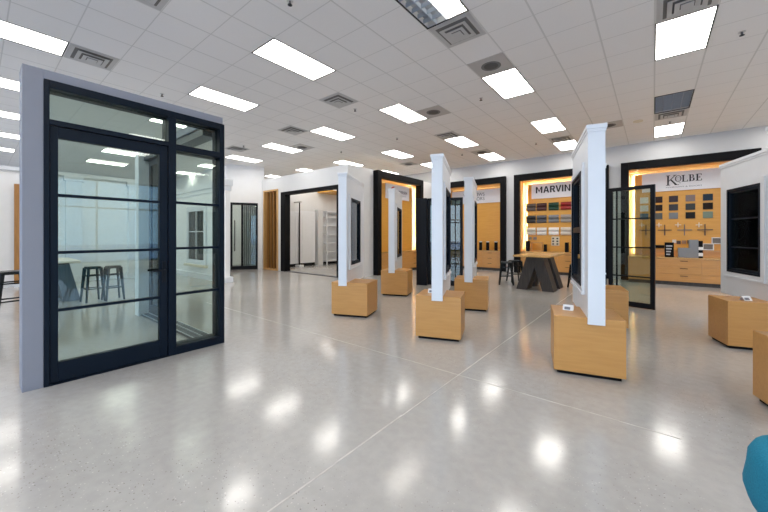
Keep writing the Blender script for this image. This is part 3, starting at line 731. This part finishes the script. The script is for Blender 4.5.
# ------------------------------------------------------------------ window display stands
def stand(label, loc, ang, w=.60, dep=.57, px=0.0, plen=1.25, munt=True, tall=2.47, dh=False, hand=True, wspan=(.25, .97), wz=(.87, 2.06), over=.03, gl='glass_dark', pa=0.0, gs=1):
    o = thing('window_display_stand', label, 'display stand', loc, R(ang))
    H = .585
    MB().box(-w / 2, w / 2, 0, dep, .035, H).build('pedestal', 'maple', o, .004)
    MB().box(-w / 2 + .03, w / 2 - .03, .03, dep - .03, 0, .035).build('plinth', 'black_paint', o)
    T = .072; y0, y1 = -over, -over + plen; wa, wb_ = y0 + wspan[0], y0 + wspan[1]; z0, z1 = wz
    p = MB()     # panel wall around the window opening; ends hang over the pedestal
    p.box(px - T, px + T, y0, wa, H, tall - .04).box(px - T, px + T, wb_, y1, H, tall - .04)
    p.box(px - T, px + T, wa, wb_, H, z0).box(px - T, px + T, wa, wb_, z1, tall - .04)
    p.box(px - T, px + T, y0, -.001, .53, H).box(px - T, px + T, dep + .001, y1, .53, H)
    p.build('wall_panel', 'white_paint', o)
    MB().box(px - T - .015, px + T + .015, y0 - .015, y1 + .015, tall - .04, tall).box(px - T - .008, px + T + .008, y0 - .008, y1 + .008, tall - .07, tall - .04).build('cap_molding', 'white_paint', o, .003)
    for sx in (-1, 1):
        xa = px + sx * T; c = MB()
        frame_rect(c, 'x', xa, xa + sx * .022, wa - .075, wb_ + .075, z0 - .05, z1 + .075, .075, .05)
        c.build('window_casing', 'white_paint', o)
        if sx == gs:
            MB().box(xa, xa + sx * .032, wa - .08, wb_ + .08, z0 - .075, z0 - .05).build('window_sill', 'white_paint', o)
    fr = frame_rect(MB(), 'x', px - T - .028, px + T + .028, wa, wb_, z0, z1, .028).build('window_frame', 'navy_metal', o)
    a, c_ = wa + .028, wb_ - .028
    gx_ = px + gs * (T - .012)
    s_ = frame_rect(MB(), 'x', gx_ - .022, gx_ + .022, a, c_, z0 + .028, z1 - .028, .028)
    if dh: s_.box(gx_ - .03, gx_ + .03, a + .028, c_ - .045, 1.43, 1.49)
    s_ = s_.build('sash', 'navy_metal', o)
    MB().box(gx_ - .006, gx_ + .006, a + .025, c_ - .025, z0 + .05, z1 - .05).build('glass_pane', gl, s_)
    if munt:
        for zz in (z0 + (z1 - z0) * .30, z0 + (z1 - z0) * .64): MB().box(gx_ - .012, gx_ + .012, a + .028, c_ - .028, zz - .007, zz + .007).build('muntin', 'navy_metal', s_)
    if hand:
        MB().box(px + .10, px + .115, wa + .2, wa + .28, z0 + .005, z0 + .03).bar((px + .10, wa + .24, z0 + .02), (px + .13, wa + .10, z0 + .055), .014, .012).build('crank_handle', 'black_metal', s_)
    if pa:      # the panel stands slightly askew on its block: turn it about its near end
        r = Matrix.Rotation(R(pa), 4, 'Z'); piv = Vector((px, y0, 0))
        for ch in o.children:
            if ch.name.split('.')[0] in ('pedestal', 'plinth'): continue
            ch.location = piv - (r @ piv); ch.rotation_euler = (0, 0, R(pa))
    return o
def card(label, loc, ang):
    o = thing('tent_card', label, 'card', loc, R(ang))
    MB().prism([(-.035, 0), (0, .055), (.035, 0), (.032, 0), (0, .05), (-.032, 0)], 'x', -.05, .05).build('card', 'paper', o)
    MB().hexa([(-.035, -.033, .008), (.02, -.033, .008), (.02, -.0305, .008), (-.035, -.0305, .008), (-.035, -.0165, .034), (.02, -.0165, .034), (.02, -.014, .034), (-.035, -.014, .034)]).build('print', 'ink_grey', o)
stand('white window stand on maple block in front of the inner room corner', (-4.04, 4.045, 0), 22, .66, .55, px=-.11, wspan=(.22, .88), plen=1.25, pa=7, munt=False)
stand('small white window stand on maple block before the side alcove', (-4.63, 6.09, 0), 22, .63, .55, px=-.05, pa=6, munt=False)
stand('white window stand on light maple block before the black glass door', (-2.224, 3.886, 0), 20, .60, .55, px=-.005, munt=False, pa=3)
stand('white window stand on maple block behind and beside the one with the black crank', (-2.62, 5.79, 0), 20, .60, .55, px=-.04, hand=False)
stand('nearest white window stand on wide maple block with a tent card on top', (-.49, 3.80, 0), 15.3, .61, .57, px=.06, dh=True, gs=-1, munt=False, hand=False, wspan=(.30, 1.12), wz=(.86, 2.08))
card('small white tent card on the nearest maple block', (-.72, 4.09, .585), 5)
stand('white window stand with dark gridded window before the serif lettered alcove', (1.12, 5.985, 0), 16.5, .84, .47, px=.10, wspan=(.30, 1.03), gs=-1, gl='glass_mid')
card('small white tent card on the block under the dark gridded window', (.90, 6.08, .585), 40)
card('small white tent card beside the panel on the light maple block', (-2.44, 4.10, .585), 20)
stand('white window stand cut off by the picture edge on a tall maple block', (1.205, 3.77, 0), 16, .80, .57, px=.09, gs=-1, hand=False)
stand('white window stand mostly hidden behind the nearest one', (-.60, 5.95, 0), 13, .66, .57, px=-.03, hand=False)

# freestanding black glass door displays -------------------------------------
def leaf(parent, w, z1, stile, munz, vx, bot, gm='glass_green', y0=-.025, y1=.025, nm='door_leaf'):
    q = frame_rect(MB(), 'y', y0, y1, 0, w, .01, z1, stile, bot, stile).build(nm, 'black_metal', parent)
    g_ = MB().box(stile - .005, w - stile + .005, -.005, .005, bot, z1 - stile).build('glass_pane', gm, q)
    for z in munz: MB().box(stile, w - stile, -.014, .014, z - .012, z + .012).build('muntin', 'black_metal', q)
    for x in vx: MB().box(x - .012, x + .012, -.015, .015, bot, z1 - stile).build('muntin', 'black_metal', q)
    return q
a = Vector((-4.93, 8.05)); b_ = Vector((-4.03, 8.40)); dv = b_ - a
o = thing('glass_door_display', 'black framed gridded glass door standing between two window stands', 'door display', (a.x, a.y, 0), math.atan2(dv.y, dv.x))
leaf(o, dv.length, 2.43, .075, (.61, 1.17, 1.74), (.22, dv.length - .20), .13, 'glass_dark')
MB().box(-.30, -.005, -.12, .10, 0, 2.43).build('jamb_box', 'black_metal', o, .004)
MB().cyl((.04, -.06, .95), (.04, -.06, 1.25), .01).box(.035, .045, -.06, -.025, .97, .985).box(.035, .045, -.06, -.025, 1.21, 1.225).build('pull_handle', 'black_metal', o)
a = Vector((-.70, 8.14)); b_ = Vector((.03, 7.97)); dv = b_ - a
o = thing('glass_door_display', 'open black glass door leaf before the serif lettered alcove', 'door display', (a.x, a.y, 0), math.atan2(dv.y, dv.x))
leaf(o, dv.length, 2.345, .07, (.60, 1.16, 1.72), (.14,), .10)
an = R(135) - math.atan2(dv.y, dv.x)
jm = MB()
def rot(xa, ya): return (xa * cos(an) - ya * sin(an), xa * sin(an) + ya * cos(an))
def rb(mb, xa, xb, ya, yb, za, zb):
    p = [rot(xa, ya), rot(xb, ya), rot(xb, yb), rot(xa, yb)]; mb.hexa([(u, v, za) for u, v in p] + [(u, v, zb) for u, v in p])
rb(jm, .0, .045, .05, .17, 0, 2.80); rb(jm, .80, .845, .05, .17, 0, 2.80); rb(jm, .045, .80, .05, .17, 2.755, 2.80); rb(jm, .045, .80, .05, .17, 2.36, 2.41)
jm.build('jamb_frame', 'black_metal', o)
jw = MB(); rb(jw, .045, .80, .08, .14, 2.41, 2.755); jw.build('transom_panel', 'white_paint', o)

# ------------------------------------------------------------------ tables and stools
def stool_proto(label, loc, rz):
    o = thing('metal_stool', label, 'stool', loc, rz)
    hs = .75; a = .155
    MB().loft([[(r * sx, r * sy, z) for sx, sy in ((-1, -.8), (-.8, -1), (.8, -1), (1, -.8), (1, .8), (.8, 1), (-.8, 1), (-1, .8))] for r, z in ((a + .008, hs - .05), (a + .012, hs - .02), (a, hs), (a - .03, hs - .006), (.02, hs - .008))]).build('seat', 'stool_metal', o, smooth=False)
    for sx in (-1, 1):
        for sy in (-1, 1):
            MB().bar((sx * (a - .012), sy * (a - .012), hs - .03), (sx * .215, sy * .215, .0), .085, .034, (sx, -sy, 0), .042, .028).build('leg', 'stool_metal', o)
    for z, nm in ((.28, 'footrest'), (.56, 'brace')):
        f_ = (hs - z) / hs; r = (a - .012) + (.215 - a + .012) * f_
        m_ = MB()
        for p, q in (((-1, -1), (1, -1)), ((1, -1), (1, 1)), ((1, 1), (-1, 1)), ((-1, 1), (-1, -1))):
            m_.bar((p[0] * r, p[1] * r, z), (q[0] * r, q[1] * r, z), .012, .022)
        m_.build(nm, 'stool_metal', o)
    return o
st = stool_proto('black metal stool whose seat edge shows past the booth wall', (-8.53, .42, 0), R(10)); st.scale = (1.05,) * 3
def more_stool(label, loc, rz, sc_=1.0):
    c = copy_tree(st); c.location = loc; c.rotation_euler = (0, 0, rz); c['label'] = label; c.scale = (sc_,) * 3; return c
more_stool('black metal stool behind the booth door glass, nearer of the pair', (-9.22, 1.60, 0), R(8)).scale = (.72, .72, .98)
more_stool('black metal stool behind the booth door glass, farther of the pair', (-9.12, 1.92, 0), R(3)).scale = (.72, .72, .98)
more_stool('black metal stool at the near corner of the maple topped table', (-3.25, 9.55, 0), R(20), .86)
more_stool('black metal stool beside the slanting leg of the maple topped table', (-3.22, 10.25, 0), R(40), .86)
more_stool('black metal stool between the maple topped table and the nearest window stand', (-1.52, 9.95, 0), R(30), .86)

def a_table(label, loc, rz, w, l, z1, topm, legm, spread=.62):
    """slab legs forming an open A at each end, seen from the short side; x across, y along"""
    o = thing('counter_table', label, 'table', loc, rz)
    MB().box(-w / 2, w / 2, 0, l, z1 - .045, z1).build('tabletop', topm, o, .004)
    zt = z1 - .045
    for yy in (.32, l - .75):
        for s_ in (-1, 1):
            m_ = MB(); pts = [(s_ * .0, zt - .28), (s_ * .0, zt - .02), (s_ * .20, zt - .02), (s_ * spread, 0), (s_ * (spread - .27), 0)]
            m_.prism(pts, 'y', yy, yy + .42).build('leg', legm, o, .004)
    MB().box(-.26, .26, .28, l - .30, zt - .02, zt).build('top_plate', 'black_paint', o)
    return o
a_table('counter height table with maple top and dark slanting slab legs', (-2.33, 8.60, 0), R(0), .86, 1.75, .90, 'table_top', 'dark_wood', .45)
a_table('pale topped table with slanting blue grey slab leg behind the booth door', (-9.3, 1.09, 0), R(90), .66, 1.5, .87, 'cream', 'grey_table', .38)
# wood slab at the partition
o = thing('wood_slab', 'tall narrow wooden door slab leaning zone on the low partition', 'door slab', (-13.38, .77, 0), R(90))
MB().box(-.07, .22, -.04, .0, .08, 2.78).build('panel', 'slat_wood', o, .003); MB().box(-.07, .22, -.05, .0, 0, .08).build('base', 'white_paint', o)
o['label'] = 'tall narrow wooden door slab mounted on the low white partition'

# ------------------------------------------------------------------ teal armchair at the lower corner
def superell(cx, cy, rx, ry, z, n=40, e=3.2):
    out = []
    for i in range(n):
        t_ = 2 * pi * i / n; c_, s_ = cos(t_), sin(t_)
        out.append((cx + rx * math.copysign(abs(c_) ** (2 / e), c_), cy + ry * math.copysign(abs(s_) ** (2 / e), s_), z))
    return out
ch = thing('tub_armchair', 'teal fabric tub armchair at the corner of the photo', 'armchair', (.592, 1.392, 0), R(20))
rings = [(.15, .15, .30), (.175, .175, .36), (.23, .23, .46), (.305, .305, .56), (.34, .34, .61), (.35, .35, .65), (.343, .343, .70), (.34, .34, .74), (.330, .330, .762), (.310, .310, .770), (.285, .285, .765), (.265, .265, .74), (.25, .25, .60), (.235, .235, .47), (.02, .02, .46)]
MB().loft([superell(0, 0, a, b, z) for a, b, z in rings]).build('shell', 'cloth', ch, smooth=True)
MB().loft([superell(0, 0, a, b, z, 32) for a, b, z in ((.20, .20, .46), (.228, .228, .48), (.228, .228, .53), (.20, .20, .55))]).build('seat_cushion', 'cloth_dark', ch, smooth=True)
q = MB(); rr_ = superell(0, 0, .312, .312, .560, 40); 
for i in range(40): q.cyl(rr_[i], rr_[(i + 1) % 40], .005, .005, 6)
q.build('piping', 'cloth_dark', ch)
for sx in (-1, 1):
    for sy in (-1, 1): MB().cyl((sx * .13, sy * .13, .31), (sx * .2, sy * .2, 0), .018, .01).build('leg', 'dark_wood', ch)

# ------------------------------------------------------------------ ceiling fixtures
LBL = {(.5, 6): 'lit ceiling light nearest above the serif lettered alcove, large and square looking', (.5, 15): 'small lit ceiling light just before the wall over the serif lettered alcove',
 (-3.5, 6): 'lit ceiling light beside the square return grille over the nearest window stand', (-3.5, 11): 'lit ceiling light over the table alcove, second from the back wall',
 (-3.5, 15): 'lit ceiling light closest to the wall above the bold capitals sign', (-7.5, 1): 'large lit ceiling light over the open floor beyond the booth corner',
 (-7.5, 11): 'lit ceiling light above the crank window stand', (-7.5, 15): 'lit ceiling light near the wall behind the crank window stand',
 (-11.5, 1): 'lit ceiling light right above the end of the glass booth', (-11.5, 6): 'lit ceiling light in front of the white inner room, above its opening',
 (-11.5, 11): 'lit ceiling light over the side alcove of the inner room', (-11.5, 15): 'lit ceiling light half hidden behind the crank window stand top',
 (-15.5, 6): 'lit ceiling light above the slat screen', (-15.5, 11): 'lit ceiling light partly hidden by the top of the inner room', (-19.5, 6): 'lit ceiling light above the black framed glass entry door',
 (-11.5, -4): 'large lit ceiling light above the grey end of the booth', (-15.5, -4): 'long lit strip beyond the booth edge, highest on the ceiling there',
 (-19.5, -4): 'lit strip beyond the booth edge, second down the ceiling', (-23.5, -4): 'lit strip beyond the booth edge, third down the ceiling', (-27.5, -4): 'lit strip beyond the booth edge, fourth down the ceiling',
 (-31.5, -4): 'farthest lit strip beyond the booth edge',
 (-15.5, 1): 'lit ceiling light seen through the booth transom', (-19.5, 1): 'lit ceiling light seen through the top of the booth door glass', (-23.5, 1): 'lit ceiling light seen deeper through the booth door glass'}
def fixture(c, r, x0, y0, kind, proto={}):
    lab = LBL.get((c, r), 'recessed rectangular ceiling light over the showroom away from the alcoves')
    if kind in proto:
        o = copy_tree(proto[kind])
    else:
        o = thing('ceiling_light', lab, 'ceiling light', (0, 0, 0))
        g2, l2 = G, 2 * G
        bx_ = MB().box(0, g2, 0, .004, 0, .11).box(0, g2, l2 - .004, l2, 0, .11).box(0, .004, .004, l2 - .004, 0, .11).box(g2 - .004, g2, .004, l2 - .004, 0, .11)
        bx_.box(.004, g2 - .004, .004, l2 - .004, .10, .11)
        bx_.build('housing', 'white_wall', o)
        f = MB(); e = .016; z0_ = -.006
        f.box(0, e, 0, l2, z0_, .004).box(g2 - e, g2, 0, l2, z0_, .004).box(e, g2 - e, 0, e, z0_, .004).box(e, g2 - e, l2 - e, l2, z0_, .004)
        f.build('trim_frame', 'duct_dark' , o)
        if kind == 'lit':
            MB().quad((e, e, .004), (e, l2 - e, .004), (g2 - e, l2 - e, .004), (g2 - e, e, .004)).build('diffuser', 'diffuser', o)
        else:
            lv = MB()
            for k in range(1, 4 if kind != 'off' else 4): lv.box(g2 * k / 4 - .004, g2 * k / 4 + .004, e, l2 - e, .0, .06)
            for k in range(1, 9): lv.box(e, g2 - e, l2 * k / 9 - .004, l2 * k / 9 + .004, .0, .06)
            lv.build('louvre', 'louvre' if kind != 'strips' else 'white_paint', o)
            if kind == 'off':
                MB().box(e, g2 - e, e, l2 - e, .075, .08).build('reflector', 'louvre', o)
            elif kind == 'half':
                for k, mm in ((.62, 'tube_on'), (.87, 'tube_on')): MB().box(g2 * k - .05, g2 * k + .05, e, l2 - e, .07, .075).build('lamp_tube', mm, o)
                MB().box(e, g2 * .5, e, l2 - e, .085, .09).build('reflector', 'louvre', o)
            else:
                for k in (.25, .72): MB().box(g2 * k - .09, g2 * k + .09, e, l2 - e, .07, .075).build('lamp_tube', 'tube_on', o)
                MB().box(e, g2 - e, e, l2 - e, .085, .09).build('reflector', 'white_paint', o)
        proto[kind] = o
    o.location = (x0, y0, CH)
    if kind == 'off' : lab = 'unlit louvred ceiling fixture between two lit ones before the serif lettered alcove' if r == 11 else 'unlit louvred ceiling fixture over the near floor'
    if kind == 'half': lab = 'louvred ceiling fixture with only one side lit, cut by the photo top'
    if kind == 'strips': lab = 'ceiling fixture showing two bright strips, beside a dark centred grille'
    o['label'] = lab
    o['group'] = 'rectangular recessed ceiling lights in rows'
    return o
for f_ in fix: fixture(*f_)

def gpos(x, y): return (GX0 + x * G, GY0 + y * G)
def diffuser_vent(cx, cy, label, proto=[]):
    if not proto:
        o = thing('air_diffuser', label, 'vent', (0, 0, 0), 0, 'four way ceiling air diffusers')
        h = G / 2 - .012
        MB().box(-h, h, -h, h, -.004, .0).build('face_plate', 'vent_white', o)
        MB().box(-.235, .235, -.235, .235, -.008, -.004).build('throat', 'duct_mid', o)
        for r0, zb in ((.262, -.012), (.19, -.03), (.12, -.046)):
            m_ = MB(); 
            for k in range(4):
                aa = pi / 2 * k; ca, sa = cos(aa), sin(aa)
                pr = [(r0, -r0, zb + .004), (r0, r0, zb + .004), (r0 - .05, r0 - .05, zb - .02 + .03), (r0 - .05, -r0 + .05, zb - .02 + .03)]
                lo = [(x * ca - y * sa, x * sa + y * ca, z - .004) for x, y, z in pr]; hi = [(x * ca - y * sa, x * sa + y * ca, z) for x, y, z in pr]
                m_.hexa(lo + hi)
            m_.build('vane', 'vent_white', o)
        MB().box(-.06, .06, -.06, .06, -.05, -.044).build('center_plate', 'vent_white', o)
        proto.append(o)
    else: o = copy_tree(proto[0])
    o.location = (cx, cy, CH); o['label'] = label
for i, jj, lab in [(-11.5, -2.5, 'square air diffuser beside the large light above the grey end of the booth'), (-7.5, -2.5, 'square air diffuser cut by the photo top'), (-3.5, 2.5, 'square air diffuser touching the half lit fixture'),
                   (-8.5, 3.5, 'square air diffuser between the large lit light and the two strip fixture'), (-12.5, 4.5, 'small square air diffuser beyond the booth, alone between lights'),
                   (-7.5, 9.5, 'square air diffuser in front of the light above the crank window stand'), (-17.5, 4.5, 'square air diffuser past the booth corner'), (-3.5, 13.5, 'square air diffuser touching the last light before the bold capitals sign'),
                   (.5, 12.5, 'square air diffuser touching the unlit louvred fixture'), (.5, 4.5, 'square air diffuser touching the large square looking light, cut by the photo top'), (-19.5, -7.5, 'square air diffuser seen above the glass door reflections')]:
    diffuser_vent(*gpos(i, jj), lab)
def return_vent(cx, cy, label, proto=[]):
    if not proto:
        o = thing('return_grille', label, 'vent', (0, 0, 0), 0, 'grey return air grilles')
        h = G / 2 - .01
        MB().box(-h, h, -h, h, -.005, .0).build('perforated_plate', 'vent_grey', o)
        m_ = MB()
        m_.cyl((0, 0, -.007), (0, 0, -.005), .16, .16, 32); m_.build('duct_shade_ring', 'duct_mid', o)
        MB().cyl((0, 0, -.009), (0, 0, -.007), .115, .115, 32).build('duct_shade', mat('duct_shade_soft', (.11, .105, .10, 1), .9), o)  # dark disc and ring paint the shaded duct behind the perforations
        proto.append(o)
    else: o = copy_tree(proto[0])
    o.location = (cx, cy, CH); o['label'] = label
for i, jj, lab in [(-3.5, 4.5, 'grey return grille touching the light over the nearest window stand'), (-6.5, 6.5, 'grey return grille with dark centre beside the two strip fixture'), (-14.5, 6.5, 'grey return grille next to the light above the slat screen'),
                   (-7.5, 13.5, 'grey return grille near the wall, touching the light behind the crank stand'), (-12.5, 13.5, 'grey return grille over the side alcove of the inner room'), (-1.5, 12.5, 'grey return grille just above the top of the nearest window stand')]:
    return_vent(*gpos(i, jj), lab)
def sprinkler(cx, cy, label, proto=[]):
    if not proto:
        o = thing('sprinkler_head', label, 'sprinkler', (0, 0, 0), 0, 'ceiling sprinkler heads')
        MB().cyl((0, 0, -.004), (0, 0, 0), .04, .04, 16).build('escutcheon', 'silver', o)
        MB().cyl((0, 0, -.045), (0, 0, -.004), .012, .012, 8).build('pipe', 'duct_mid', o)
        MB().cyl((0, 0, -.05), (0, 0, -.045), .028, .028, 12).build('deflector', 'duct_dark', o)
        proto.append(o)
    else: o = copy_tree(proto[0])
    o.location = (cx, cy, CH); o['label'] = label
for i, jj, lab in [(1.55, 6.62, 'sprinkler head beyond the large square looking light'), (-5.65, -.5, 'sprinkler head at the photo top above open floor'), (-12.63, -.54, 'sprinkler head above the booth roof edge'),
                   (-4.58, 6.39, 'sprinkler head near the light over the nearest window stand'), (-8.59, 4.41, 'sprinkler head beside the diffuser of the two strip fixture'), (-9.58, 8.33, 'sprinkler head above the side alcove approach'),
                   (-8.56, 13.2, 'sprinkler head near the wall behind the crank window stand'), (-4.63, 13.44, 'sprinkler head near the wall above the table alcove'), (-13.5, 8.4, 'sprinkler head above the top of the inner room'), (-16.6, 4.4, 'sprinkler head between the entry door lights'), (.5, 13.5, 'sprinkler head touching the last light before the serif lettered alcove')]:
    sprinkler(GX0 + i * G, GY0 + jj * G, lab)
q = MB().cyl((0, 0, -.02), (0, 0, 0), .10, .10, 24).build('smoke_detector', 'cream'); q.location = (GX0 - .51 * G, GY0 + 12.6 * G, CH); tag(q, 'round flush disc on the ceiling between return grille and unlit fixture', 'detector')
